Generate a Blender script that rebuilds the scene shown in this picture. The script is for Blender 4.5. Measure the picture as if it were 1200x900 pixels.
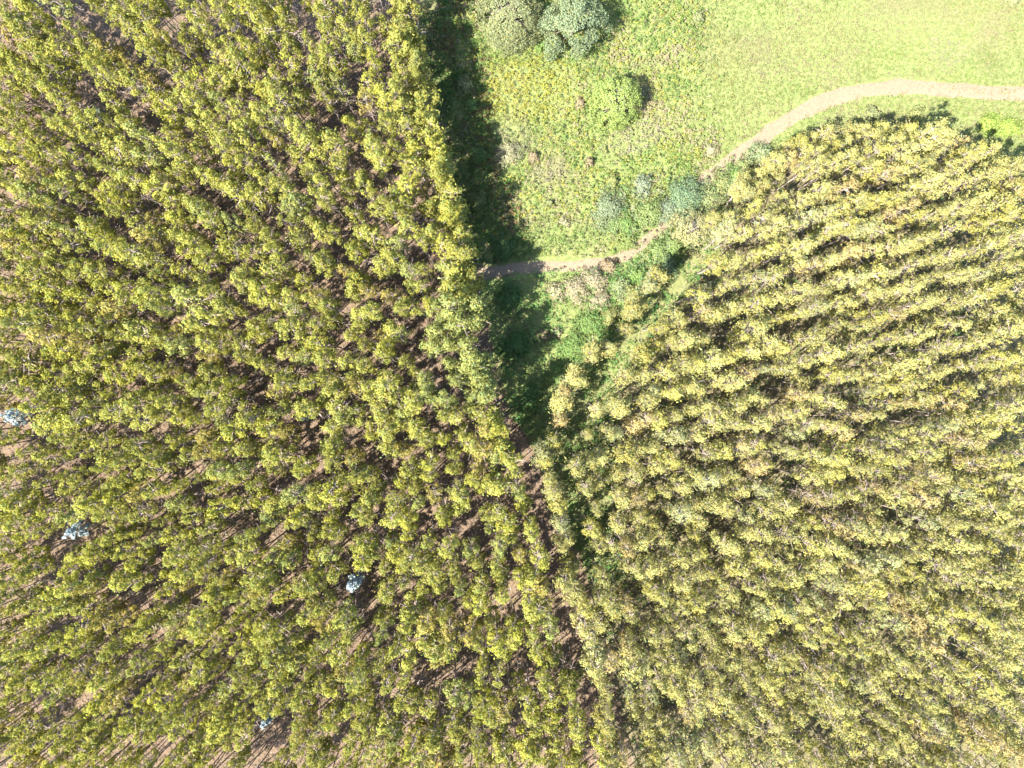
import bpy, math
import numpy as np
from mathutils import Vector

for o in list(bpy.data.objects):
    bpy.data.objects.remove(o)
S = bpy.context.scene
COL = S.collection
PI = math.pi

# ------------------------------------------------------------------ camera, sky, sun, exposure
H = 100.0                                   # the drone hangs 100 m above the ground
cam = bpy.data.objects.new('camera', bpy.data.cameras.new('camera'))
COL.objects.link(cam)
cam.location = (0, 0, H)
cam.rotation_euler = (0, 0, 0)
cam.data.lens = 24
cam.data.sensor_width = 36
cam.data.clip_end = 4000
S.camera = cam

SUN_EL = math.radians(50)
SHADOW = np.array([0.77, 0.64]); SHADOW /= np.linalg.norm(SHADOW)   # the way shadows fall
world = bpy.data.worlds.new('World'); S.world = world; world.use_nodes = True
wn = world.node_tree
sky = wn.nodes.new('ShaderNodeTexSky'); sky.sky_type = 'NISHITA'
sky.sun_disc = False
sky.sun_elevation = SUN_EL
sky.sun_rotation = math.atan2(-SHADOW[0], -SHADOW[1])
sky.altitude = 300
bg = wn.nodes['Background']; bg.inputs['Strength'].default_value = 0.10
wn.links.new(sky.outputs['Color'], bg.inputs['Color'])

sl = bpy.data.lights.new('sun', 'SUN'); sl.energy = 5.0; sl.angle = math.radians(0.5); sl.color = (1.0, 0.95, 0.86)
sun = bpy.data.objects.new('sun', sl); COL.objects.link(sun)
ld = Vector((SHADOW[0]*math.cos(SUN_EL), SHADOW[1]*math.cos(SUN_EL), -math.sin(SUN_EL)))
sun.rotation_euler = ld.to_track_quat('-Z', 'Y').to_euler()
sun.location = (-60, -50, 120)

vs = S.view_settings
vs.view_transform = 'Standard'; vs.look = 'None'; vs.gamma = 1.0; vs.use_curve_mapping = False
vs.exposure = 2.95

# ------------------------------------------------------------------ helpers
K = 0.125                                   # metres of ground per photo pixel
def gx(px, z=0.0): return (np.asarray(px, float) - 600) * K * (H - z) / H
def gy(py, z=0.0): return (450 - np.asarray(py, float)) * K * (H - z) / H
def G(px, py, z=0.0): return float(gx(px, z)), float(gy(py, z))

def vnoise(x, y, scale, seed=0):
    """smooth lattice noise 0..1"""
    x = np.asarray(x, float)/scale; y = np.asarray(y, float)/scale
    xi = np.floor(x).astype(np.int64); yi = np.floor(y).astype(np.int64)
    fx = x-xi; fy = y-yi
    fx = fx*fx*(3-2*fx); fy = fy*fy*(3-2*fy)
    def h(a, b):
        n = (a*374761393 + b*668265263 + seed*974634777) & 0xffffffff
        n = ((n ^ (n >> 13))*1274126177) & 0xffffffff
        return ((n ^ (n >> 16)) & 0xffff)/65535.0
    return (h(xi, yi)*(1-fx)+h(xi+1, yi)*fx)*(1-fy)+(h(xi, yi+1)*(1-fx)+h(xi+1, yi+1)*fx)*fy
def fnoise(x, y, scale, seed=0):
    return 0.55*vnoise(x, y, scale, seed)+0.3*vnoise(x, y, scale/2.1, seed+7)+0.15*vnoise(x, y, scale/4.3, seed+13)

def ground_z(x, y):
    return 0.5*(fnoise(x, y, 22, 3)-0.5) + 0.12*(vnoise(x, y, 3.1, 9)-0.5)

def inside(x, y, poly):
    x = np.asarray(x, float); y = np.asarray(y, float)
    r = np.zeros(x.shape, bool); n = len(poly)
    for i in range(n):
        x0, y0 = poly[i]; x1, y1 = poly[(i+1) % n]
        if y0 == y1: continue
        c = ((y0 > y) != (y1 > y)) & (x < (x1-x0)*(y-y0)/(y1-y0)+x0)
        r ^= c
    return r
def seg_dist(x, y, line):
    d = np.full(np.shape(x), 1e9)
    for (x0, y0), (x1, y1) in zip(line[:-1], line[1:]):
        dx, dy = x1-x0, y1-y0
        t = np.clip(((x-x0)*dx+(y-y0)*dy)/(dx*dx+dy*dy), 0, 1)
        d = np.minimum(d, np.hypot(x-x0-t*dx, y-y0-t*dy))
    return d

def mesh_np(name, verts, faces_list, mats, mat_idx=None, colors=None, smooth=False):
    """verts (n,3); faces_list: list of (m,k) index arrays; colors per face (m,3) in the same order"""
    me = bpy.data.meshes.new(name)
    me.vertices.add(len(verts)); me.vertices.foreach_set('co', np.ascontiguousarray(verts, np.float32).ravel())
    loops = np.concatenate([f.ravel() for f in faces_list]).astype(np.int32)
    tot = np.concatenate([np.full(len(f), f.shape[1], np.int32) for f in faces_list])
    start = np.concatenate([[0], np.cumsum(tot)[:-1]]).astype(np.int32)
    me.loops.add(len(loops)); me.loops.foreach_set('vertex_index', loops)
    me.polygons.add(len(tot)); me.polygons.foreach_set('loop_start', start)
    me.polygons.foreach_set('loop_total', tot)
    for m in mats: me.materials.append(m)
    if mat_idx is not None: me.polygons.foreach_set('material_index', np.ascontiguousarray(mat_idx, np.int32))
    me.polygons.foreach_set('use_smooth', np.full(len(tot), smooth))
    if colors is not None:
        a = me.attributes.new('tint', 'FLOAT_COLOR', 'FACE')
        c = np.ones((len(tot), 4), np.float32); c[:, :3] = colors
        a.data.foreach_set('color', c.ravel())
    me.update(calc_edges=True)
    return me
def link(name, me, parent=None, loc=(0, 0, 0)):
    o = bpy.data.objects.new(name, me); COL.objects.link(o); o.location = loc
    if parent is not None: o.parent = parent
    return o
def tag(o, label=None, cat=None, group=None, kind=None):
    for k, v in (('label', label), ('category', cat), ('group', group), ('kind', kind)):
        if v: o[k] = v
    return o

# ------------------------------------------------------------------ materials
def leaf_material(name, trans=0.42, warm=(1.15, 1.12, 0.45)):
    m = bpy.data.materials.new(name); m.use_nodes = True
    t = m.node_tree; N = t.nodes; L = t.links; N.clear()
    out = N.new('ShaderNodeOutputMaterial')
    at = N.new('ShaderNodeAttribute'); at.attribute_name = 'tint'
    oi = N.new('ShaderNodeObjectInfo')
    mul = N.new('ShaderNodeMix'); mul.data_type = 'RGBA'; mul.blend_type = 'MULTIPLY'; mul.inputs[0].default_value = 1
    L.new(at.outputs['Color'], mul.inputs[6]); L.new(oi.outputs['Color'], mul.inputs[7])
    w = N.new('ShaderNodeMix'); w.data_type = 'RGBA'; w.blend_type = 'MULTIPLY'; w.inputs[0].default_value = 1
    L.new(mul.outputs[2], w.inputs[6]); w.inputs[7].default_value = (*warm, 1)
    d = N.new('ShaderNodeBsdfDiffuse'); L.new(mul.outputs[2], d.inputs['Color'])
    tr = N.new('ShaderNodeBsdfTranslucent'); L.new(w.outputs[2], tr.inputs['Color'])
    mx = N.new('ShaderNodeMixShader'); mx.inputs[0].default_value = trans
    L.new(d.outputs[0], mx.inputs[1]); L.new(tr.outputs[0], mx.inputs[2])
    L.new(mx.outputs[0], out.inputs[0])
    return m
M_LEAF = leaf_material('eucalyptus_leaf')
M_SHRUB = leaf_material('shrub_leaf', 0.22, (1.1, 1.1, 0.5))
M_HERB = leaf_material('herb_leaf', 0.25, (1.1, 1.08, 0.5))

def bark_material(name, a, b):
    m = bpy.data.materials.new(name); m.use_nodes = True
    t = m.node_tree; N = t.nodes; L = t.links
    p = N['Principled BSDF']; p.inputs['Roughness'].default_value = 0.85
    tc = N.new('ShaderNodeTexCoord'); no = N.new('ShaderNodeTexNoise'); no.inputs['Scale'].default_value = 1.7
    no.inputs['Detail'].default_value = 5
    L.new(tc.outputs['Object'], no.inputs['Vector'])
    r = N.new('ShaderNodeValToRGB'); r.color_ramp.elements[0].position = 0.35; r.color_ramp.elements[1].position = 0.68
    r.color_ramp.elements[0].color = (*a, 1); r.color_ramp.elements[1].color = (*b, 1)
    L.new(no.outputs['Fac'], r.inputs[0]); L.new(r.outputs[0], p.inputs['Base Color'])
    return m
M_BARK = bark_material('eucalyptus_bark', (0.10, 0.075, 0.065), (0.27, 0.22, 0.195))
M_BARK_GREY = bark_material('grey_bark', (0.10, 0.085, 0.07), (0.24, 0.21, 0.18))

def ground_material():
    m = bpy.data.materials.new('ground'); m.use_nodes = True
    t = m.node_tree; N = t.nodes; L = t.links
    p = N['Principled BSDF']; p.inputs['Roughness'].default_value = 0.95; p.inputs['Specular IOR Level'].default_value = 0.1
    tc = N.new('ShaderNodeTexCoord')
    def noise(scale, detail=6, rough=0.6):
        n = N.new('ShaderNodeTexNoise'); n.inputs['Scale'].default_value = scale
        n.inputs['Detail'].default_value = detail; n.inputs['Roughness'].default_value = rough
        L.new(tc.outputs['Object'], n.inputs['Vector']); return n
    def ramp(src, stops):
        r = N.new('ShaderNodeValToRGB'); e = r.color_ramp.elements
        while len(e) < len(stops): e.new(0.5)
        for q, (pos, c) in zip(e, stops): q.position = pos; q.color = (*c, 1)
        L.new(src, r.inputs[0]); return r
    def mix(fac, a, b):
        x = N.new('ShaderNodeMix'); x.data_type = 'RGBA'
        L.new(fac, x.inputs[0]); L.new(a, x.inputs[6]); L.new(b, x.inputs[7]); return x.outputs[2]
    n1, n2, n3 = noise(2.2, 8, 0.72), noise(0.16, 4), noise(6.0, 5, 0.7)
    lit = ramp(n1.outputs['Fac'], [(0.30, (0.035, 0.025, 0.016)), (0.5, (0.082, 0.057, 0.037)), (0.72, (0.135, 0.098, 0.066))])
    lit2 = ramp(n3.outputs['Fac'], [(0.35, (0.050, 0.034, 0.023)), (0.65, (0.120, 0.086, 0.060))])
    f = N.new('ShaderNodeMath'); f.operation = 'MULTIPLY'; f.inputs[1].default_value = 0.9
    L.new(n2.outputs['Fac'], f.inputs[0])
    litter = mix(f.outputs[0], lit.outputs[0], lit2.outputs[0])
    gr = ramp(n1.outputs['Fac'], [(0.3, (0.043, 0.06, 0.02)), (0.55, (0.095, 0.108, 0.037)), (0.75, (0.135, 0.126, 0.066))])
    at = N.new('ShaderNodeAttribute'); at.attribute_name = 'green'
    L.new(mix(at.outputs['Fac'], litter, gr.outputs[0]), p.inputs['Base Color'])
    b = N.new('ShaderNodeBump'); b.inputs['Strength'].default_value = 0.8; b.inputs['Distance'].default_value = 0.10
    L.new(n3.outputs['Fac'], b.inputs['Height']); L.new(b.outputs[0], p.inputs['Normal'])
    return m
def path_material():
    m = bpy.data.materials.new('path_sand'); m.use_nodes = True
    t = m.node_tree; N = t.nodes; L = t.links
    p = N['Principled BSDF']; p.inputs['Roughness'].default_value = 0.95; p.inputs['Specular IOR Level'].default_value = 0.1
    tc = N.new('ShaderNodeTexCoord')
    n = N.new('ShaderNodeTexNoise'); n.inputs['Scale'].default_value = 3; n.inputs['Detail'].default_value = 8; n.inputs['Roughness'].default_value = 0.7
    L.new(tc.outputs['Object'], n.inputs['Vector'])
    r = N.new('ShaderNodeValToRGB'); e = r.color_ramp.elements
    e[0].position = 0.3; e[0].color = (0.082, 0.063, 0.041, 1); e[1].position = 0.7; e[1].color = (0.142, 0.112, 0.076, 1)
    L.new(n.outputs['Fac'], r.inputs[0]); L.new(r.outputs[0], p.inputs['Base Color'])
    b = N.new('ShaderNodeBump'); b.inputs['Strength'].default_value = 0.6; b.inputs['Distance'].default_value = 0.04
    L.new(n.outputs['Fac'], b.inputs['Height']); L.new(b.outputs[0], p.inputs['Normal'])
    return m
M_GROUND, M_PATH = ground_material(), path_material()

# ------------------------------------------------------------------ plan of the place (ground points, from photo pixels)
def line(pts): return [G(*p) for p in pts]
PATH_UPPER = line([(1330, 122), (1200, 109), (1125, 106), (1050, 101), (1000, 107), (955, 122), (915, 145), (885, 168), (858, 188), (836, 204), (810, 228), (785, 258)])
PATH_LOWER = line([(785, 258), (762, 278), (748, 292), (728, 303), (695, 311), (660, 312), (615, 312), (590, 315), (562, 322)])
EDGE_LEFT = [(480, -60), (490, 20), (503, 80), (515, 140), (529, 200), (543, 260), (555, 310), (562, 360), (572, 420), (584, 480), (602, 530),
             (622, 590), (645, 660), (666, 730), (686, 800), (706, 870), (729, 960)]                     # right edge of the left stand (trunk line)
POLY_LEFT = line([(-60, -60)] + EDGE_LEFT + [(-60, 960)])
STRIP = line([(632, 520), (652, 600), (671, 680), (693, 770), (715, 860), (738, 960)])                  # one row between the two alleys
POLY_RIGHT = line([(800, 270), (846, 230), (915, 186), (985, 164), (1040, 172), (1128, 196), (1270, 240), (1270, 960), (756, 960), (734, 860),
                   (712, 770), (691, 690), (674, 610), (664, 540), (683, 482), (716, 430), (755, 382), (796, 334), (812, 300)])
ROW_EDGE = line([(640, 505), (655, 473), (676, 440), (698, 412), (722, 382), (746, 350), (770, 322)])   # diagonal row along the meadow
WEDGE = line([(560, 330), (640, 318), (740, 300), (790, 270), (800, 310), (735, 385), (650, 490), (625, 510), (600, 490), (580, 420)])
GAP = line([(600, 470), (640, 500), (690, 420), (760, 330), (800, 268), (850, 240), (840, 300), (770, 392), (722, 455), (720, 560), (735, 700), (700, 700), (665, 620), (640, 560)])
BELT = line([(704, 232), (760, 214), (800, 206), (826, 212), (862, 188), (902, 172), (915, 186), (862, 238), (812, 292), (792, 318), (752, 334), (728, 322), (765, 286), (778, 264), (742, 284), (702, 268)])
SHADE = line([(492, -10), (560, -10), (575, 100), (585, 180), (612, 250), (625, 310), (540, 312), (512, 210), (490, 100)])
MEADOW = line([(505, -80), (1330, -80), (1330, 250), (1128, 190), (1040, 166), (985, 155), (915, 178), (846, 222), (800, 262), (735, 305), (612, 320), (575, 320),
               (545, 250), (528, 190), (515, 110)])

# ------------------------------------------------------------------ ground sheet and the dirt path
xs = np.concatenate([[-1500, -700, -300, -150], np.arange(-96, 96.01, 0.6), [150, 300, 700, 1500]])
ys = np.concatenate([[-1500, -700, -300, -140], np.arange(-76, 76.01, 0.6), [140, 300, 700, 1500]])
XX, YY = np.meshgrid(xs, ys)
ZZ = ground_z(XX, YY)
V = np.stack([XX, YY, ZZ], -1).reshape(-1, 3)
nx = len(xs); ii, jj = np.meshgrid(np.arange(len(ys)-1), np.arange(nx-1), indexing='ij')
a = (ii*nx+jj).ravel(); F = np.stack([a, a+1, a+nx+1, a+nx], 1)
me = mesh_np('ground', V, [F], [M_GROUND], smooth=True)
green = np.maximum(inside(V[:, 0], V[:, 1], MEADOW), inside(V[:, 0], V[:, 1], WEDGE)).astype(float)
far = (np.abs(V[:, 0]) > 95) | (np.abs(V[:, 1]) > 75)
dry = np.clip((fnoise(V[:, 0], V[:, 1], 7, 31)-0.55)/0.25, 0, 1)
green = green*(1-0.35*dry)
green = np.maximum(green, 0.8*inside(V[:, 0], V[:, 1], GAP)); green = np.maximum(green, 0.6*inside(V[:, 0], V[:, 1], SHADE)); green = np.maximum(green, 0.35*inside(V[:, 0], V[:, 1], POLY_RIGHT)); green[far] = 0.7
ga = me.attributes.new('green', 'FLOAT', 'POINT'); ga.data.foreach_set('value', green.astype(np.float32))
tag(link('ground', me), 'pinkish brown forest floor of dry leaf litter turning green under the meadow', kind='structure')

def ribbon(name, pts, width, seed, label):
    P = np.array(pts); d = np.r_[0, np.cumsum(np.hypot(*np.diff(P, axis=0).T))]
    s = np.arange(0, d[-1], 0.5)
    # Catmull-like smoothing by averaging the resampled line
    C = np.stack([np.interp(s, d, P[:, 0]), np.interp(s, d, P[:, 1])], 1)
    for _ in range(30):
        C[1:-1] = (C[:-2]+2*C[1:-1]+C[2:])/4
    T = np.gradient(C, axis=0); T /= np.linalg.norm(T, axis=1)[:, None]
    Nn = np.stack([-T[:, 1], T[:, 0]], 1); m = 7
    rows = []
    wl = width*(0.8+0.45*vnoise(s, s*0, 2.3, seed)+0.2*vnoise(s, s*0, 0.9, seed+3))
    wr = width*(0.8+0.45*vnoise(s, s*0, 2.1, seed+1)+0.2*vnoise(s, s*0, 0.8, seed+4))
    for k in range(m):
        t = k/(m-1)*2-1
        off = np.where(t < 0, t*wl, t*wr)/2
        Q = C+Nn*off[:, None]
        z = ground_z(Q[:, 0], Q[:, 1])+0.05-0.03*abs(t)
        if abs(t) > 0.99: z = z-0.06
        rows.append(np.c_[Q, z])
    V = np.stack(rows, 1).reshape(-1, 3); n = len(s)
    ii, jj = np.meshgrid(np.arange(n-1), np.arange(m-1), indexing='ij'); a = (ii*m+jj).ravel()
    F = np.stack([a, a+1, a+m+1, a+m], 1)[:, ::-1]
    me = mesh_np(name, V, [F], [M_PATH], smooth=True)
    return tag(link(name, me), label, kind='structure')
ribbon('dirt_path', PATH_UPPER, 2.5, 5, 'pale sandy path curving across the top of the meadow')
ribbon('dirt_path', PATH_LOWER, 1.75, 15, 'short sandy path running from the shrubs into the shaded stand')

# ------------------------------------------------------------------ leaf and limb soups
def unit(v): return v/np.maximum(np.linalg.norm(v, axis=-1, keepdims=True), 1e-9)
def leaves_at(rng, C, L, W, up=0.0, out=None):
    """one triangle per point; long axis random, face turned up by 'up'"""
    n = len(C)
    nrm = rng.normal(size=(n, 3))+np.array([0, 0, up])
    if out is not None: nrm = nrm*0.6+out
    nrm = unit(nrm)
    d = unit(np.cross(nrm, rng.normal(size=(n, 3))))
    w = np.cross(nrm, d)
    l = (L*rng.uniform(0.6, 1.35, n))[:, None]; ww = (W*rng.uniform(0.7, 1.3, n))[:, None]
    return np.stack([C-d*l/2-w*ww/2, C-d*l/2*0.6+w*ww/2, C+d*l/2], 1)      # (n,3,3)

def clump_points(rng, centres, radii, per, flat=0.85):
    pts = []
    for c, r, k in zip(centres, radii, per):
        d = unit(rng.normal(size=(k, 3)))
        rad = r*rng.uniform(0.25, 1, k)**0.5
        p = d*rad[:, None]; p[:, 2] *= flat
        pts.append(c+p)
    return np.concatenate(pts)

def tube(pts, r0, r1, sides):
    """tapered tube through pts -> verts, quads (with open ends hidden by tapering)"""
    pts = np.asarray(pts, float); n = len(pts); v = []
    for i, p in enumerate(pts):
        t = pts[min(i+1, n-1)]-pts[max(i-1, 0)]; t = t/np.linalg.norm(t)
        u = np.cross(t, [0.3, 0.9, 0.1]); u /= np.linalg.norm(u); w = np.cross(t, u)
        r = r0+(r1-r0)*i/(n-1)
        for k in range(sides):
            a = 2*PI*k/sides; v.append(p+r*(math.cos(a)*u+math.sin(a)*w))
    f = [[i*sides+k, i*sides+(k+1) % sides, (i+1)*sides+(k+1) % sides, (i+1)*sides+k] for i in range(n-1) for k in range(sides)]
    return np.array(v), np.array(f)
def quads_to_tris(f): return np.concatenate([f[:, [0, 1, 2]], f[:, [0, 2, 3]]])
class Wood:
    def __init__(s): s.v = []; s.f = []; s.n = 0
    def add(s, pts, r0, r1, sides=3):
        v, f = tube(pts, r0, r1, sides); s.v.append(v); s.f.append(quads_to_tris(f)+s.n); s.n += len(v)
    def get(s): return np.concatenate(s.v), np.concatenate(s.f)

def plantation_tree(seed, h, R, lo, ncl, ntri, leafL, leafW, twigs, sparse):
    """a slim plantation eucalypt: tall bare pole, clumped narrow crown. Returns leaf soup, leaf shade, wood"""
    rng = np.random.default_rng(seed)
    wob = np.cumsum(rng.normal(0, 0.10, (6, 2)), 0); wob -= wob[0]
    zz = np.linspace(-0.3, h*0.97, 6)
    axis = np.c_[wob, zz]
    def ax(z): return np.array([np.interp(z, zz, wob[:, 0]), np.interp(z, zz, wob[:, 1]), z])
    wood = Wood(); wood.add(axis, 0.105, 0.02, 5)
    cen, rad = [], []
    ph = rng.uniform(0, 6.28)
    for i in range(ncl):
        u = (i+rng.uniform(0, 1))/ncl
        z = h*(lo+(1-lo)*u)
        prof = (0.55+0.45*math.sin(min(1, u/0.45)*PI/2)) * (1-max(0, (u-0.45)/0.62)**1.7)
        ph += 2.4+rng.normal(0, 0.5)
        r = R*prof*rng.uniform(0.45, 1.0)*(0.85+0.3*rng.random())
        c = ax(z)+np.array([math.cos(ph)*r, math.sin(ph)*r, 0])
        cen.append(c); rad.append(rng.uniform(0.32, 0.52)*(0.75+0.35*(1-u)))
        b = ax(max(h*0.32, z-r*1.1-0.4))
        wood.add([b, c], 0.03, 0.008, 3)
    cen.append(ax(h*0.985)); rad.append(0.4)
    for i in range(twigs):                                         # dead lower twigs
        z = h*rng.uniform(0.3, 0.85); a = rng.uniform(0, 6.28); l = rng.uniform(0.5, 1.35)*1.05
        b = ax(z); wood.add([b, b+np.array([math.cos(a)*l, math.sin(a)*l, l*rng.uniform(0.1, 0.7)])], 0.03, 0.008, 3)
    rad = np.array(rad); w = rad**2; w /= w.sum()
    per = np.maximum(6, (w*ntri*(1-sparse)).astype(int))
    P = clump_points(rng, cen, rad, per, 0.8)
    k = int(ntri*sparse)                                            # loose leaves between the clumps
    ci = rng.integers(0, len(cen), k)
    Q = np.array(cen)[ci]+rng.normal(0, 0.36, (k, 3))
    P = np.concatenate([P, Q])
    own = np.array(cen)[np.concatenate([np.repeat(np.arange(len(cen)), per), ci])]
    A = np.stack([np.interp(P[:, 2], zz, wob[:, 0]), np.interp(P[:, 2], zz, wob[:, 1])], 1)
    out = unit(P-own)*0.8
    out[:, :2] += (P[:, :2]-A)/R*0.9; out[:, 2] += 0.25
    soup = leaves_at(rng, P, leafL, leafW, 0.3, out)
    n = len(soup)
    shade = np.ones((n, 3))*rng.uniform(0.88, 1.12, (n, 1))
    y = rng.random(n)
    shade[y < 0.10] *= (1.2, 0.98, 0.9)                            # reddish-brown old leaves
    shade[(y > 0.1) & (y < 0.35)] *= (1.07, 1.05, 0.85)              # yellow young leaves
    shade[y > 0.88] *= (0.75, 0.95, 1.25)
    wv, wf = wood.get()
    return soup, shade, wv, wf

NV = 10
LEFTV = [plantation_tree(100+i, 15, 1.0+0.06*(i % 5), 0.55+0.02*(i % 4), 15+i % 5, 700 if i in (3, 8) else 1160, 0.28, 0.145,
                         34 if i in (3, 8) else 24, 0.16) for i in range(NV)]
RIGHTV = [plantation_tree(200+i, 14, 1.05+0.06*(i % 4), 0.48+0.02*(i % 3), 17+i % 4, 700 if i in (4, 9) else 1240, 0.285, 0.13,
                          36 if i in (4, 9) else 26, 0.24) for i in range(NV)]
VAR = LEFTV+RIGHTV

# ------------------------------------------------------------------ where the plantation trees stand
rng = np.random.default_rng(11)
U = np.array([0.972, 0.236]); Vv = np.array([0.236, -0.972])                     # rows of the two stands (world x, y)
def grid(poly, du, dv, ju, jv, drop, seed):
    r = np.random.default_rng(seed)
    i, j = np.meshgrid(np.arange(-70, 71), np.arange(-70, 71))
    i = i.ravel().astype(float); j = j.ravel().astype(float)
    p = i[:, None]*U*du+j[:, None]*Vv*dv
    p = p+r.normal(0, 1, (len(p), 1))*ju*U+r.normal(0, 1, (len(p), 1))*jv*Vv
    k = inside(p[:, 0], p[:, 1], poly) & (np.abs(p[:, 0]) < 78) & (np.abs(p[:, 1]) < 60) & (r.random(len(p)) > drop)
    return p[k]
PL = grid(POLY_LEFT, 2.5, 2.2, 0.30, 0.36, 0.05, 1)
thin = fnoise(PL[:, 0], PL[:, 1], 9, 77)
PL = PL[(thin < 0.70) | (rng.random(len(PL)) < 0.6)]
PR = grid(POLY_RIGHT, 2.0, 3.0, 0.42, 0.25, 0.05, 2)
def along(pts, step, jit, seed):
    r = np.random.default_rng(seed)
    P = np.array(pts); d = np.r_[0, np.cumsum(np.hypot(*np.diff(P, axis=0).T))]
    s = np.arange(0.4, d[-1], step); s = s+r.normal(0, 0.3, len(s))
    return np.c_[np.interp(s, d, P[:, 0]), np.interp(s, d, P[:, 1])]+r.normal(0, jit, (len(s), 2))
PS = along(STRIP, 1.5, 0.4, 3)
PE = along(ROW_EDGE, 1.9, 0.45, 4)
PX = along(line([(x-9, y) for x, y in EDGE_LEFT[:11]]), 1.7, 0.4, 5)             # extra row added along the left stand's edge to darken its shadow
PT = along(line([(846, 232), (880, 208), (915, 189), (985, 167), (1040, 175), (1128, 199), (1230, 226)]), 1.7, 0.4, 6)   # low front row of the right stand
SILVER = [(18, 487, 15, 1.0), (88, 622, 14.5, 0.85), (414, 684, 13.5, 0.95), (313, 845, 12.5, 0.5), (358, 487, 9.5, 0.7), (115, 130, 10, 0.55)]
sil = np.array([G(p[0], p[1], p[2]*0.84) for p in SILVER])

pos = np.concatenate([PL, PX, PS, PR, PT, PE])
stand = np.concatenate([np.zeros(len(PL)+len(PX)), np.ones(len(PS)+len(PR)+len(PT)+len(PE))]).astype(int)
edge_row = np.concatenate([np.zeros(len(pos)-len(PE)), np.ones(len(PE))]).astype(bool)
front = np.zeros(len(pos), bool); front[len(pos)-len(PE)-len(PT):len(pos)-len(PE)] = True
keep = np.ones(len(pos), bool)
for k, s in enumerate(sil):
    keep &= np.hypot(pos[:, 0]-s[0], pos[:, 1]-s[1]) > (2.7 if k == 0 else 2.2 if k < 4 else 1.8)
keep &= (seg_dist(pos[:, 0], pos[:, 1], PATH_UPPER) > 1.8) & (seg_dist(pos[:, 0], pos[:, 1], PATH_LOWER) > 1.3)
keep &= (pos[:, 0] < 69.5) & (pos[:, 1] < 52.5) & (pos[:, 1] > -58) & (pos[:, 0] > -77)
pos, stand, edge_row, front = pos[keep], stand[keep], edge_row[keep], front[keep]
NT = len(pos)
var = rng.integers(0, NV, NT)+stand*NV
hs = np.clip(rng.normal(1, 0.10, NT), 0.68, 1.22)
hs *= 1+0.12*(fnoise(pos[:, 0], pos[:, 1], 16, 5)-0.5)
ws = np.clip(rng.normal(1, 0.17, NT), 0.62, 1.45)
hs[edge_row] *= 0.75; ws[edge_row] *= 1.1
top_edge = (stand == 1) & (seg_dist(pos[:, 0], pos[:, 1], POLY_RIGHT[:7]) < 3.2)
hs[top_edge] *= 0.7; hs[front] *= 0.72; ws[front] *= 1.1
ws[stand == 1] *= 1.08; ws[stand == 0] *= 1.05
hs[(stand == 0) & (seg_dist(pos[:, 0], pos[:, 1], line(EDGE_LEFT[:7])) < 4)] *= 0.78
rot = rng.uniform(0, 2*PI, NT)
ws[(stand == 0) & (seg_dist(pos[:, 0], pos[:, 1], line(EDGE_LEFT[:11])) < 4.5)] *= 1.3
lean = rng.normal(0, 0.025, (NT, 2))
gz = ground_z(pos[:, 0], pos[:, 1])
base = np.where(stand[:, None] == 0, np.array([[0.188, 0.188, 0.048]]), np.array([[0.212, 0.203, 0.076]]))
tn = fnoise(pos[:, 0], pos[:, 1], 11, 55)[:, None]
tint = base*(0.86+0.28*tn)
h1 = rng.random(NT); kind = np.zeros(NT, int)
kind[h1 < 0.16] = 1; kind[(h1 >= 0.16) & (h1 < 0.24)] = 2; kind[(h1 >= 0.26) & (h1 < 0.33)] = 3
MULT = np.array([[1, 1, 1], [1.06, 1.05, 0.85], [0.94, 1.0, 1.25], [1.08, 0.93, 1.1]])
COLOUR = ['yellow-green', 'bright-yellow', 'grey-green', 'brownish']
COLOUR_R = ['olive-yellow', 'pale-yellow', 'grey-green', 'brownish']
tint = tint*MULT[kind]*rng.uniform(0.80, 1.16, (NT, 1))
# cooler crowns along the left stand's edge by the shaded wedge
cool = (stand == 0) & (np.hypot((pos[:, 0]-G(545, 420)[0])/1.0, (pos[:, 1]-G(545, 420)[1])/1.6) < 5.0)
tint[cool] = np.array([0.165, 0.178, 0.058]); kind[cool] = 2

def xform(P, i):
    c, s = math.cos(rot[i]), math.sin(rot[i])
    x = (P[..., 0]*c-P[..., 1]*s)*ws[i]; y = (P[..., 0]*s+P[..., 1]*c)*ws[i]; z = P[..., 2]*hs[i]
    return np.stack([x+z*lean[i, 0]+pos[i, 0], y+z*lean[i, 1]+pos[i, 1], z+gz[i]], -1)

# how much of each crown shows from above: coarse height buffer
GW, GH = 400, 300
buf_x, buf_y, buf_z, buf_i = [], [], [], []
for i in range(NT):
    P = xform(VAR[var[i]][0][::7].mean(1), i)
    k = H/(H-P[:, 2]); u = (P[:, 0]*k/K+600)/3; v = (450-P[:, 1]*k/K)/3
    buf_x.append(u); buf_y.append(v); buf_z.append(P[:, 2]); buf_i.append(np.full(len(P), i))
bx, by, bz, bi = map(np.concatenate, (buf_x, buf_y, buf_z, buf_i))
ok = (bx >= 0) & (bx < GW) & (by >= 0) & (by < GH); bx, by, bz, bi = bx[ok].astype(int), by[ok].astype(int), bz[ok], bi[ok]
o_ = np.argsort(bz, kind='stable'); ids = np.full(GW*GH, -1); ids[by[o_]*GW+bx[o_]] = bi[o_]
shown = np.bincount(ids[ids >= 0], minlength=NT)
order = np.argsort(-shown, kind='stable')



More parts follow.
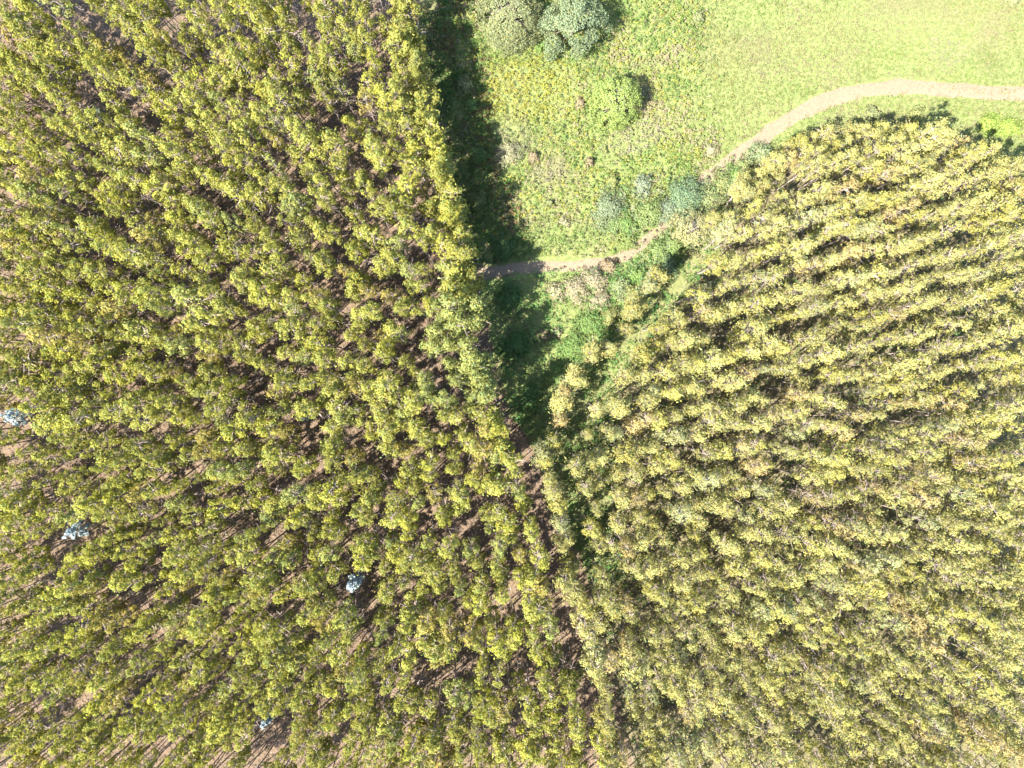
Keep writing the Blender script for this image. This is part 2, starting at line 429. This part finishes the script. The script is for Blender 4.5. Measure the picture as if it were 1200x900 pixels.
# ------------------------------------------------------------------ labels for the single trees
def crown_px(i):
    top = np.array([pos[i, 0]+lean[i, 0]*12, pos[i, 1]+lean[i, 1]*12]); z = 11.5*hs[i]
    k = H/(H-z); return np.array([top[0]*k/K+600, 450-top[1]*k/K])
cpx = np.array([crown_px(i) for i in range(NT)])
LAND = [((18, 487), 'the silver-blue tree at the left border'), ((88, 622), 'the silver-blue tree above the lower left corner'),
        ((414, 684), 'the silver-blue tree below centre'), ((313, 845), 'the small silver-blue tree near the bottom'),
        ((672, 28), 'the big blue-green tree'), ((600, 20), 'the big olive round tree'), ((560, 315), "the short path's shaded end"),
        ((612, 470), 'the shaded bramble wedge'), ((836, 204), "the upper path's lower end"), ((680, 335), 'the pale grey thicket'),
        ((1050, 100), "the upper path's brightest stretch"), ((1199, 165), 'the bright ferns at the right border'), ((812, 268), 'the pale white-stemmed tree')]
LAND += [((x*600, y*450), t) for x, y, t in (
    (0, 0, 'the top left corner'), (2, 2, 'the bottom right corner'), (0, 2, 'the bottom left corner'),
    (0.5, 0.5, "the upper left quarter's centre"), (0.5, 1.5, "the lower left quarter's centre"), (1.5, 1.5, "the lower right quarter's centre"),
    (1.5, 0.5, "the upper right quarter's centre"), (1, 1, "the photo's centre"), (0, 1, "the left border's middle"), (2, 1, "the right border's middle"),
    (1, 2, "the bottom border's middle"), (0.5, 0, "the top border's first quarter"), (0.5, 2, "the bottom border's first quarter"),
    (1.5, 2, "the bottom border's last quarter"), (0, 0.5, "the left border's upper quarter"), (0, 1.5, "the left border's lower quarter"),
    (2, 1.5, "the right border's lower quarter"), (2, 0.5, "the right border's upper quarter"),
    (0.5, 1, "the point halfway from centre to left border"), (1.5, 1, "the point halfway from centre to right border"),
    (1, 1.5, "the point halfway from centre to bottom border"), (1.75, 1.25, "the right stand's outer middle"),
    (1.75, 0.68, "the point between right border and upper right quarter"), (1.75, 1.65, "the lower right quarter's outer part"),
    (0.25, 0.3, "the upper left quarter's outer part"), (0.25, 1.75, "the lower left quarter's outer part"), (0.8, 1.18, "the left stand's middle"),
    (1.3, 1.7, "the second alley's lower end"), (0.26, 0.83, "the left stand's western middle"), (0.7, 0.1, "the left stand's top"),
    (0.75, 0.5, "the left stand's upper middle"), (1.3, 1.2, "the right stand's inner middle"))]
SECT = ['right', 'upper right', 'above', 'upper left', 'left', 'lower left', 'below', 'lower right']
ORD = ['nearest', 'second', 'third', 'fourth', 'fifth', 'sixth', 'seventh', 'eighth', 'ninth', 'tenth', 'eleventh', 'twelfth', 'thirteenth', 'fourteenth', 'fifteenth', 'sixteenth']
lab = {}
for (lp, lt) in LAND:
    d = cpx-np.array(lp); dist = np.hypot(d[:, 0], d[:, 1])
    sec = np.round(np.arctan2(-d[:, 1], d[:, 0])/(PI/4)).astype(int) % 8
    for q in range(8):
        m = np.where((sec == q) & (shown > 4))[0]
        m = m[np.argsort(dist[m])][:len(ORD)]
        for rk, i in enumerate(m):
            if i not in lab or lab[i][0] > rk:
                lab[i] = (rk, q, lt)
def size_word(i):
    a = ws[i]*hs[i]
    return 'broad' if a > 1.17 else 'narrow' if a < 0.88 else 'tall' if hs[i] > 1.07 else 'short' if hs[i] < 0.9 else 'rounded'
used = set()
def label_of(i):
    c = (COLOUR if stand[i] == 0 else COLOUR_R)[kind[i]]
    if edge_row[i]: c = 'young '+c
    head = f"{size_word(i)} {c} eucalyptus"
    if i not in lab:
        return f"{head} deep in the {'left' if stand[i] == 0 else 'right'} stand among others like it"
    rk, q, lt = lab[i]
    st = SECT[q]+('' if SECT[q] in ('above', 'below') else ' of')
    t = f"{head}, {ORD[rk]} crown {st} {lt}"
    if len(t.split()) > 16: t = t.replace(' eucalyptus', '')
    used.add(t); return t
SINGLE = order[:300]
rest = np.sort(order[300:])
print('unlabelled', sum(i not in lab for i in SINGLE), [tuple(cpx[i].astype(int)) for i in SINGLE if i not in lab])
# ------------------------------------------------------------------ single plantation trees
CROWN_ME, TRUNK_ME = [], []
for soup, shade, wv, wf in VAR:
    n = len(soup)
    CROWN_ME.append(mesh_np('crown', soup.reshape(-1, 3), [np.arange(n*3).reshape(-1, 3)], [M_LEAF], colors=shade))
    TRUNK_ME.append(mesh_np('trunk', wv, [wf], [M_BARK], smooth=True))
for i in SINGLE:
    e = bpy.data.objects.new('eucalyptus_tree', None); COL.objects.link(e)
    e.empty_display_size = 0.5
    e.location = (pos[i, 0], pos[i, 1], gz[i]); e.scale = (ws[i], ws[i], hs[i])
    e.rotation_euler = (-lean[i, 1], lean[i, 0], rot[i])
    tag(e, label_of(i), 'tree', 'eucalyptus trees of the left stand' if stand[i] == 0 else 'eucalyptus trees of the right stand')
    t = link('trunk', TRUNK_ME[var[i]], e)
    c = link('crown', CROWN_ME[var[i]], e); c.color = (*tint[i], 1)

# all the others as one mass
lv, lc, wvs, wfs, off = [], [], [], [], 0
for i in rest:
    soup, shade, wv, wf = VAR[var[i]]
    lv.append(xform(soup, i).reshape(-1, 3)); lc.append(shade*tint[i])
    wvs.append(xform(wv, i)); wfs.append(wf+off); off += len(wv)
lv = np.concatenate(lv); lc = np.concatenate(lc); wvs = np.concatenate(wvs); wfs = np.concatenate(wfs)+len(lv)
lf = np.arange(len(lv)).reshape(-1, 3)
me = mesh_np('plantation', np.concatenate([lv, wvs]), [lf, wfs], [M_LEAF, M_BARK],
             mat_idx=np.r_[np.zeros(len(lf)), np.ones(len(wfs))], colors=np.concatenate([lc, np.ones((len(wfs), 3))]))
tag(link('plantation', me), 'mass of close planted eucalyptus filling both stands between the single trees', kind='stuff')
print('trees', NT, 'rest', len(rest), 'tris', len(lf)+len(wfs), 'min shown', shown[SINGLE[-1]])

# ------------------------------------------------------------------ shrubs and free-standing trees
def bush(name, label, cat, px, py, r, h, colour, seed, ncl=None, ntri=None, leaf=0.2, group=None, twiggy=0.0, ell=1.0, crad=0.34, trunk_h=0.0, mat=None, hollow=False):
    """dome of leaf clumps; (px,py) is the middle of the crown in the photo, r crown radius, h height"""
    rg = np.random.default_rng(seed)
    x, y = G(px, py, (h+trunk_h)*0.5); z0 = float(ground_z(x, y))
    ncl = ncl or int(14+r*r*7); ntri = ntri or int(700+800*r*r)
    e = bpy.data.objects.new(name, None); COL.objects.link(e); e.location = (x, y, z0); e.empty_display_size = 0.5
    tag(e, label, cat, group)
    cen, rad = [], []; p1, p2 = rg.uniform(0, 6.28, 2); dome = name == 'round_tree' and seed != 2; ir = 0.28 if r < 2.6 else 0.05 if dome else 0.1
    for i in range(ncl):
        u = (i+0.5)/ncl; zz = 1-u*0.97 if True else u
        rr = math.sqrt(max(0, 1-zz*zz)); a = i*2.39996+rg.normal(0, 0.25)
        q = (rg.uniform(0.9, 1.03) if dome else rg.uniform(0.62, 1.06))*(1+ir*math.sin(2*a+p1)+0.6*ir*math.sin(3*a+p2))
        c = np.array([math.cos(a)*rr*r*q*ell, math.sin(a)*rr*r*q, trunk_h+(h-trunk_h)*max(0.06, zz*(rg.uniform(0.9, 1.03) if dome else rg.uniform(0.66, 1.04)))])
        cen.append(c); rad.append(r*crad*rg.uniform(0.65, 1.2)*(0.8 if zz > 0.9 else 1))
    rad = np.array(rad); w = rad**2/np.sum(rad**2)
    P = clump_points(rg, cen, rad, np.maximum(5, (w*ntri).astype(int)), 0.75)
    P[:, 2] = np.maximum(P[:, 2], 0.05)
    mid = np.array([0, 0, trunk_h+(h-trunk_h)*0.25])
    out = unit((P-mid)/np.array([r, r, max(0.5, h-trunk_h)]))*1.1
    soup = leaves_at(rg, P, leaf, leaf*0.62, 0.3, out); n = len(soup)
    sh = np.ones((n, 3))*rg.uniform(0.75, 1.25, (n, 1)); yv = rg.random(n)
    sh[yv < 0.15] *= (1.2, 1.05, 0.75); sh[yv > 0.88] *= (1.2, 0.95, 0.9)
    c = link('foliage' if cat == 'shrub' else 'crown', mesh_np('foliage', soup.reshape(-1, 3), [np.arange(n*3).reshape(-1, 3)], [mat or M_SHRUB], colors=sh), e)
    c.color = (*(0.9*q_ for q_ in colour), 1)
    wd = Wood(); b = np.array([0, 0, -0.2])
    if trunk_h > 0 or h > 3.5:
        wd.add([b, [0.05, 0.03, h*0.35], [0.1, -0.05, h*0.7]], 0.06*r, 0.02*r, 6)
    st = rg.permutation(ncl)[:max(6, int(ncl*(0.4+twiggy)))]
    for i in st:
        s0 = np.array([0.05, 0.03, max(0.0, min(h*0.35, cen[i][2]*0.4))]) if h > 3.5 else b
        wd.add([s0, s0*0.5+cen[i]*0.5+np.array([0, 0, 0.1*h]), cen[i]*(1+0.06*twiggy)], 0.018*r+0.01, 0.006, 3)
    wv, wf = wd.get()
    link('stem' if cat == 'shrub' else 'trunk', mesh_np('stem', wv, [wf], [M_BARK_GREY], smooth=True), e)
    return e

OLIVE = (0.135, 0.155, 0.078); BLUE = (0.115, 0.150, 0.085); LIME = (0.165, 0.190, 0.080)
GREY = (0.20, 0.20, 0.125); TAN = (0.215, 0.20, 0.135); GREEN = (0.105, 0.165, 0.055); PINK = (0.17, 0.145, 0.095)
YEL = (0.155, 0.175, 0.07); DARK = (0.055, 0.095, 0.035)
bush('round_tree', 'broad olive grey round tree at the meadow top beside the blue-green tree', 'tree', 598, 14, 4.7, 5.6, OLIVE, 1, ncl=150, ntri=20000, leaf=0.22, crad=0.17, trunk_h=0.8)
bush('round_tree', 'big lumpy blue-green tree with dark shadow at the meadow top', 'tree', 673, 20, 4.3, 9.6, BLUE, 2, ncl=48, ntri=16000, leaf=0.26, crad=0.25, trunk_h=1.4)
bush('round_tree', 'single yellow-green round tree alone in the open meadow', 'tree', 722, 116, 3.6, 6.8, (0.150, 0.200, 0.062), 3, ncl=120, ntri=15000, leaf=0.2, crad=0.18, trunk_h=0.6)
SHRUBS = [  # label, px, py, r, h, colour, twiggy
 ('small brown twiggy shrub just left of the lone round tree', 680, 122, 0.95, 1.1, PINK, 0.5),
 ('small green shrub in open grass right of the blue-green tree', 818, 20, 1.05, 1.3, OLIVE, 0.1),
 ('grey-green bush in the shade at the left stand edge, upper meadow', 545, 97, 1.5, 1.9, OLIVE, 0.2),
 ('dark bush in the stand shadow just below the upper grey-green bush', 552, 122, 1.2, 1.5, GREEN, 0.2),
 ('wide pale olive bush on the left side of the meadow', 596, 180, 2.1, 1.3, GREY, 0.3),
 ('pinkish dry shrub with a dark gap at its right, left meadow', 625, 184, 1.0, 1.3, PINK, 0.6),
 ('reddish dry shrub in mid meadow between the round tree and the shrub cluster', 691, 190, 0.8, 1.4, PINK, 0.7),
 ('small yellowish shrub above the blue-grey shrub of the cluster', 718, 212, 1.0, 1.4, YEL, 0.2),
 ('small olive shrub in left meadow above the short path', 644, 238, 0.7, 1.0, OLIVE, 0.2),
 ('small pale grey shrub in low green growth above the short path', 661, 260, 0.9, 1.0, GREY, 0.4),
 ('pale blue-grey shrub topping the cluster beside the sandy path', 753, 218, 1.55, 2.0, (0.15, 0.18, 0.125), 0.1),
 ('grey-green shrub at the left end of the cluster', 713, 243, 2.4, 2.6, (0.13, 0.165, 0.10), 0.2),
 ('fresh green shrub in the middle of the cluster above the path', 735, 262, 1.7, 1.9, GREEN, 0.1),
 ('bright lime round shrub in the cluster with a dark shadow beside it', 761, 250, 2.2, 3.0, (0.135, 0.18, 0.07), 0.0),
 ('grey-blue shrub between the lime shrub and the blue-green shrub', 783, 246, 2.0, 2.4, (0.125, 0.16, 0.105), 0.2),
 ('large blue-green shrub at the right end of the cluster', 804, 230, 2.9, 3.4, (0.105, 0.155, 0.09), 0.0),
 ('green shrub just below the bend of the short path', 772, 293, 1.6, 2.0, (0.13, 0.18, 0.07), 0.2),
 ('blue-green shrub under the pale tree, lower right of the path bend', 784, 312, 1.7, 2.2, (0.12, 0.17, 0.09), 0.2),
 ('green shrub between the path bend and the pale grey thicket', 748, 322, 1.6, 1.7, GREEN, 0.2),
 ('olive shrub above the diagonal young row, right of the thicket', 742, 345, 1.5, 1.9, YEL, 0.2),
 ('pinkish brown bush overhanging the short path', 714, 311, 1.2, 1.5, PINK, 0.7),
 ('pale grey thicket bush, right part under the short path', 697, 328, 1.9, 1.8, TAN, 0.6),
 ('pale grey thicket bush, broad middle part', 675, 338, 2.1, 1.9, TAN, 0.5),
 ('pale grey thicket bush, left tip by the shade', 652, 342, 1.5, 1.5, (0.23, 0.22, 0.14), 0.5),
 ('pale grey thicket bush, lower right part above the brambles', 703, 351, 1.6, 1.6, TAN, 0.5),
 ('small pale brown bush half in shadow in the wedge', 637, 393, 1.1, 1.2, PINK, 0.5),
 ('small pink dry bush at the shadow border of the wedge', 653, 389, 0.8, 1.0, TAN, 0.6),
 ('small pale grey bush beside the sandy path on its meadow side', 833, 176, 1.1, 1.3, GREY, 0.4),
 ('pale green spreading shrub below the bend of the upper path', 893, 182, 2.0, 2.0, (0.155, 0.195, 0.105), 0.1),
 ('green shrub under the lower end of the upper path', 862, 206, 1.5, 1.6, GREEN, 0.1),
 ('small olive shrub at the top right corner of the meadow', 1190, -1, 0.9, 1.4, OLIVE, 0.1),
 ('bright green fern clump at the right border above the stand', 1185, 148, 1.6, 1.1, (0.15, 0.21, 0.05), 0.0),
 ('bright green fern clump left of the border fern clump', 1160, 143, 1.4, 1.0, (0.15, 0.21, 0.05), 0.0),
 ('olive shrub at the upper edge of the right stand', 1022, 133, 1.3, 1.7, OLIVE, 0.1),
 ('yellowish green shrub poking from the top edge of the right stand', 1074, 135, 1.2, 1.6, YEL, 0.1),
 ('small bush beneath the olive round tree', 634, 55, 0.8, 0.9, GREEN, 0.1),
]
for k, (l, x, y, r, h, c, tw) in enumerate(SHRUBS):
    bush('shrub', l, 'shrub', x, y, r, h, c, 40+k, twiggy=tw, leaf=0.2, group='shrubs of the meadow')
for k, (l, x, y, r, h, c) in enumerate([
 ('low green bush filling the cluster behind the fresh green shrub', 722, 262, 1.6, 1.5, (0.12, 0.165, 0.07)),
 ('grey-green bush at the foot of the large blue-green shrub', 797, 250, 1.8, 2.4, (0.14, 0.175, 0.10)),
 ('wide pale green bush right of the large blue-green shrub', 832, 232, 2.2, 2.4, (0.15, 0.18, 0.085)),
 ('olive bush touching the upper track just above the stand corner', 848, 214, 1.7, 1.9, (0.14, 0.165, 0.07)),
 ('pale olive bush between the upper track and the stand corner', 878, 196, 1.7, 1.9, (0.15, 0.17, 0.08)),
 ('green bush under the white-stemmed tree', 790, 285, 1.9, 2.3, (0.12, 0.165, 0.06)),
 ('yellowish bush under the white-stemmed tree, further down', 766, 325, 1.8, 2.2, (0.16, 0.175, 0.07)),
 ('bright green bramble mound below the pale thicket', 690, 378, 2.0, 1.2, (0.11, 0.175, 0.06)),
 ('bright green bramble mound beside the pink dry bush', 672, 405, 2.0, 1.2, (0.11, 0.18, 0.06)),
 ('bright green bramble mound near the wedge tip', 655, 440, 1.8, 1.2, (0.11, 0.175, 0.06)),
 ('yellowish bush between brambles and young row', 716, 372, 1.6, 1.9, (0.16, 0.175, 0.07)),
 ('low green bush beside the lower track on its clearing side', 735, 283, 1.3, 1.3, (0.13, 0.17, 0.06)),
 ('grey-green bush at the thicket border above the brambles', 727, 335, 1.8, 1.7, (0.14, 0.17, 0.09)),
 ('green bramble mound coloured darker for the shade below the short track', 597, 352, 2.2, 1.4, (0.075, 0.135, 0.05)),  # this and the bushes below carry the stand's shade in their colour
 ('green bramble mound coloured darker for shade, middle of the shaded wedge', 606, 405, 2.2, 1.5, (0.075, 0.135, 0.05)),
 ('green bramble mound coloured darker for shade, lower shaded wedge tip', 622, 465, 2.0, 1.4, (0.075, 0.135, 0.05)),
 ('green bush coloured darker for the stand shade above the short track', 590, 290, 1.9, 1.6, (0.075, 0.125, 0.05)),
 ('olive bush coloured darker for the stand shade, mid way up the shaded border', 560, 235, 1.8, 1.7, (0.10, 0.125, 0.05)),
 ('bush coloured darker for the stand shade beside the wide pale olive bush', 560, 180, 1.7, 1.6, (0.08, 0.125, 0.045)),
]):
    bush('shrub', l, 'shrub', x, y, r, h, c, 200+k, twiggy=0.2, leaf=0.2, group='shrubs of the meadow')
bush('young_tree', 'pale yellow-grey tree with a bare white stem beside the shrub cluster', 'tree', 812, 268, 3.0, 6.5, (0.20, 0.20, 0.10), 90, ncl=46, ntri=4200, leaf=0.2, crad=0.26, trunk_h=2.0, twiggy=0.4)
SIL_LAB = ['bright silver-blue tree at the left border, halfway down', 'silver-blue tree in the left stand above the lower left corner',
           'silver-blue tree below centre in an open patch of the left stand', 'small silver-blue tree close to the bottom border',
           'dull silver-blue sapling low between crowns left of centre', 'faint small silver-blue sapling near the upper left']
for k, ((px, py, h, r), l) in enumerate(zip(SILVER, SIL_LAB)):
    col = (0.235, 0.295, 0.325) if k < 4 else (0.14, 0.17, 0.15)
    bush('silver_tree', l, 'tree', px, py, r, h, col, 120+k, ncl=26, ntri=1500, leaf=0.26, crad=0.36, trunk_h=h*0.68, group='silver-blue young trees', twiggy=0.2)

# ------------------------------------------------------------------ low plants: counted by nobody
def herbs(name, label, n, area, seed, size, height, tris, leaf, palette, keepf=None, zone=5.0, spread=0.16, mixd=0.3, patches=(), clear=True):
    rg = np.random.default_rng(seed)
    A = np.array(area); x = rg.uniform(A[:, 0].min(), A[:, 0].max(), n); y = rg.uniform(A[:, 1].min(), A[:, 1].max(), n)
    k = inside(x+rg.normal(0, mixd, n), y+rg.normal(0, mixd, n), area) & (np.abs(x) < 80) & (np.abs(y) < 62)
    if clear:
        du = seg_dist(x, y, PATH_UPPER); fade = np.clip((x-60)/14, 0, 1)
        k &= (du > (0.75+0.75*vnoise(x, y, 1.1, 3))*(1-0.3*fade)) | ((rg.random(n) < 0.5*fade) & (np.abs(du-0.1) < 0.35)) | (rg.random(n) < 0.02)
        k &= (seg_dist(x, y, PATH_LOWER) > 0.5+0.6*vnoise(x, y, 0.9, 4)) | (rg.random(n) < 0.03)
    if keepf is not None: k &= keepf(x, y, rg)
    x, y = x[k], y[k]; n = len(x)
    hn = fnoise(x, y, 1.6, seed)
    h = height*(0.35+1.3*hn)*rg.uniform(0.6, 1.3, n); r = size*rg.uniform(0.6, 1.4, n)
    d = unit(rg.normal(size=(n, tris, 3))); rr = rg.uniform(0.2, 1, (n, tris, 1))
    P = d*rr*r[:, None, None]
    P[..., 2] = h[:, None]*(1-0.75*rr[..., 0]**2*rg.uniform(0.4, 1.0, (n, tris)))
    P[..., 0] += x[:, None]; P[..., 1] += y[:, None]; P[..., 2] += ground_z(x, y)[:, None]
    soup = leaves_at(rg, P.reshape(-1, 3), leaf, leaf*0.6, 0.9)
    pal = np.array(palette)*0.86
    q = np.clip(fnoise(x, y, zone, seed+5)+rg.normal(0, spread, n), 0, 0.999)
    q = np.clip((q-0.22)/0.56, 0, 0.999); idx = (q*len(pal)).astype(int)
    c = pal[idx]*rg.uniform(0.8, 1.2, (n, 1))
    for ex, ey, ea, eb, et, col in patches:                        # dry or fresh drifts, seen in the photo
        X0, Y0 = G(ex, ey); dx, dy = (x-X0)/K, (y-Y0)/K; ct, st_ = math.cos(et), math.sin(et)
        q2 = ((dx*ct+dy*st_)/ea)**2+((dy*ct-dx*st_)/eb)**2+1.3*(fnoise(x, y, 2.2, 70)-0.5)
        m_ = np.clip(1.4-q2, 0, 1)[:, None]*rg.uniform(0.4, 1, (n, 1)); c = c*(1-m_)+np.array(col)*0.86*m_
    c = np.repeat(c, tris, 0)*rg.uniform(0.78, 1.22, (n*tris, 1))
    me = mesh_np(name, soup.reshape(-1, 3), [np.arange(len(soup)*3).reshape(-1, 3)], [M_HERB], colors=c)
    print(name, len(soup))
    return tag(link(name, me), label, kind='stuff')

BRACKEN = line([(510, -50), (800, -50), (830, 60), (800, 130), (850, 178), (800, 235), (740, 300), (612, 303), (575, 300), (545, 230), (530, 160), (512, 60)])
LAWN = line([(780, -60), (1330, -60), (1330, 240), (1128, 190), (1040, 166), (985, 155), (915, 178), (850, 205), (800, 240), (790, 140), (825, 70)])
herbs('bracken', 'knee high speckled bracken, yellow, green and dry pink, over the meadow', 13000, BRACKEN, 301, 0.34, 0.75, 13, 0.2,
      [(0.09, 0.145, 0.04), (0.135, 0.18, 0.045), (0.17, 0.195, 0.055), (0.21, 0.195, 0.04), (0.18, 0.19, 0.065), (0.21, 0.175, 0.115)], zone=4, spread=0.2, mixd=1.5,
      patches=[(620, 110, 60, 40, 0.0, (0.21, 0.20, 0.035)), (740, 165, 40, 16, 0.4, (0.20, 0.175, 0.13)), (640, 205, 26, 16, 0.6, (0.19, 0.165, 0.12)),
               (600, 165, 26, 30, 0.0, (0.155, 0.16, 0.09)), (660, 280, 70, 22, 0.1, (0.12, 0.175, 0.055)), (765, 75, 28, 7, 0.2, (0.20, 0.165, 0.11))])
herbs('grass', 'short bright grass of the upper right meadow round the sandy path', 20000, LAWN, 302, 0.28, 0.36, 9, 0.15,
      [(0.105, 0.148, 0.040), (0.130, 0.152, 0.046), (0.150, 0.152, 0.054), (0.165, 0.150, 0.070), (0.175, 0.148, 0.092)], zone=6, spread=0.2, mixd=1.2,
      patches=[(1112, 62, 26, 22, 0.3, (0.165, 0.142, 0.105)), (1140, 50, 38, 9, 0.75, (0.19, 0.162, 0.105)), (960, 40, 60, 24, 0.2, (0.175, 0.16, 0.075)),
               (1050, 20, 70, 22, 0.0, (0.18, 0.165, 0.09)), (1170, 75, 46, 26, 0.2, (0.11, 0.158, 0.04)), (850, 90, 30, 50, 0.4, (0.155, 0.155, 0.055)),
               (930, 150, 60, 12, 0.5, (0.11, 0.158, 0.042)), (1050, 92, 20, 10, 0.0, (0.21, 0.175, 0.125)), (890, 40, 20, 12, 0.2, (0.165, 0.142, 0.085))])
herbs('brambles', 'dense green brambles in the wedge between the stands', 3600, WEDGE, 303, 0.4, 1.2, 14, 0.22,
      [(0.065, 0.135, 0.04), (0.09, 0.165, 0.05), (0.12, 0.18, 0.06), (0.14, 0.18, 0.06)], zone=5)
herbs('undergrowth', 'undergrowth coloured darker for the shade along the edge of the left stand', 5200, SHADE, 304, 0.4, 0.8, 13, 0.22,
      [(0.05, 0.10, 0.03), (0.07, 0.125, 0.035), (0.10, 0.12, 0.045), (0.11, 0.075, 0.04)],  # palette darkened: the stand's shade is put into the leaf colours
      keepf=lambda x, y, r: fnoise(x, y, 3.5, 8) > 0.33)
herbs('ivy', 'low green understorey between the rows at the centre', 7500, GAP, 305, 0.36, 0.7, 13, 0.22,
      [(0.06, 0.14, 0.04), (0.09, 0.165, 0.05), (0.12, 0.17, 0.05)], keepf=lambda x, y, r: fnoise(x, y, 3, 18) > 0.40)
herbs('scrub', 'tangled waist high scrub filling the shrub belt between the two sandy paths', 2300, BELT, 309, 0.45, 1.5, 16, 0.22,
      [(0.085, 0.15, 0.06), (0.115, 0.17, 0.075), (0.145, 0.18, 0.085), (0.165, 0.18, 0.10), (0.13, 0.17, 0.06)], mixd=0.8, clear=False, zone=4)
FLOOR_R = POLY_RIGHT
herbs('ferns', 'scattered green ferns on the floor of the right stand', 12000, FLOOR_R, 306, 0.45, 1.1, 9, 0.24,
      [(0.06, 0.13, 0.035), (0.09, 0.15, 0.045), (0.13, 0.16, 0.05), (0.20, 0.15, 0.09)], keepf=lambda x, y, r: fnoise(x, y, 5, 28) > 0.28)
herbs('seedlings', 'low dry brushwood and seedlings on the litter of the left stand', 24000, POLY_LEFT, 307, 0.42, 0.8, 8, 0.22,
      [(0.07, 0.09, 0.025), (0.10, 0.095, 0.04), (0.14, 0.105, 0.075), (0.15, 0.12, 0.10)], keepf=lambda x, y, r: fnoise(x, y, 4, 38) > 0.40)

# fallen sticks and bark on the forest floor
rg = np.random.default_rng(400); n = 26000
x = rg.uniform(-77, 72, n); y = rg.uniform(-58, 56, n)
k = (inside(x, y, POLY_LEFT) | inside(x, y, POLY_RIGHT)) | ((np.abs(x-14) < 12) & (y < -8)); x, y = x[k], y[k]; n = len(x)
a = rg.uniform(0, PI, n); l = rg.uniform(0.25, 1.1, n); w = rg.uniform(0.025, 0.06, n)
d = np.stack([np.cos(a), np.sin(a)], 1); p = np.stack([-d[:, 1], d[:, 0]], 1); z = ground_z(x, y)+0.03
c = np.stack([x, y], 1)
A = np.c_[c-d*l[:, None]/2-p*w[:, None], z]; B = np.c_[c-d*l[:, None]/2+p*w[:, None], z]; T = np.c_[c+d*l[:, None]/2, z+rg.uniform(0, 0.12, n)]; R_ = np.c_[c-d*l[:, None]/2, z+0.07]
V = np.stack([A, B, T, R_], 1).reshape(-1, 3); o4 = np.arange(n)[:, None]*4
F = np.concatenate([o4+[0, 3, 2], o4+[3, 1, 2]])
tag(link('litter', mesh_np('litter', V, [F], [M_BARK])), 'fallen sticks and bark strips on the forest floor', kind='stuff')
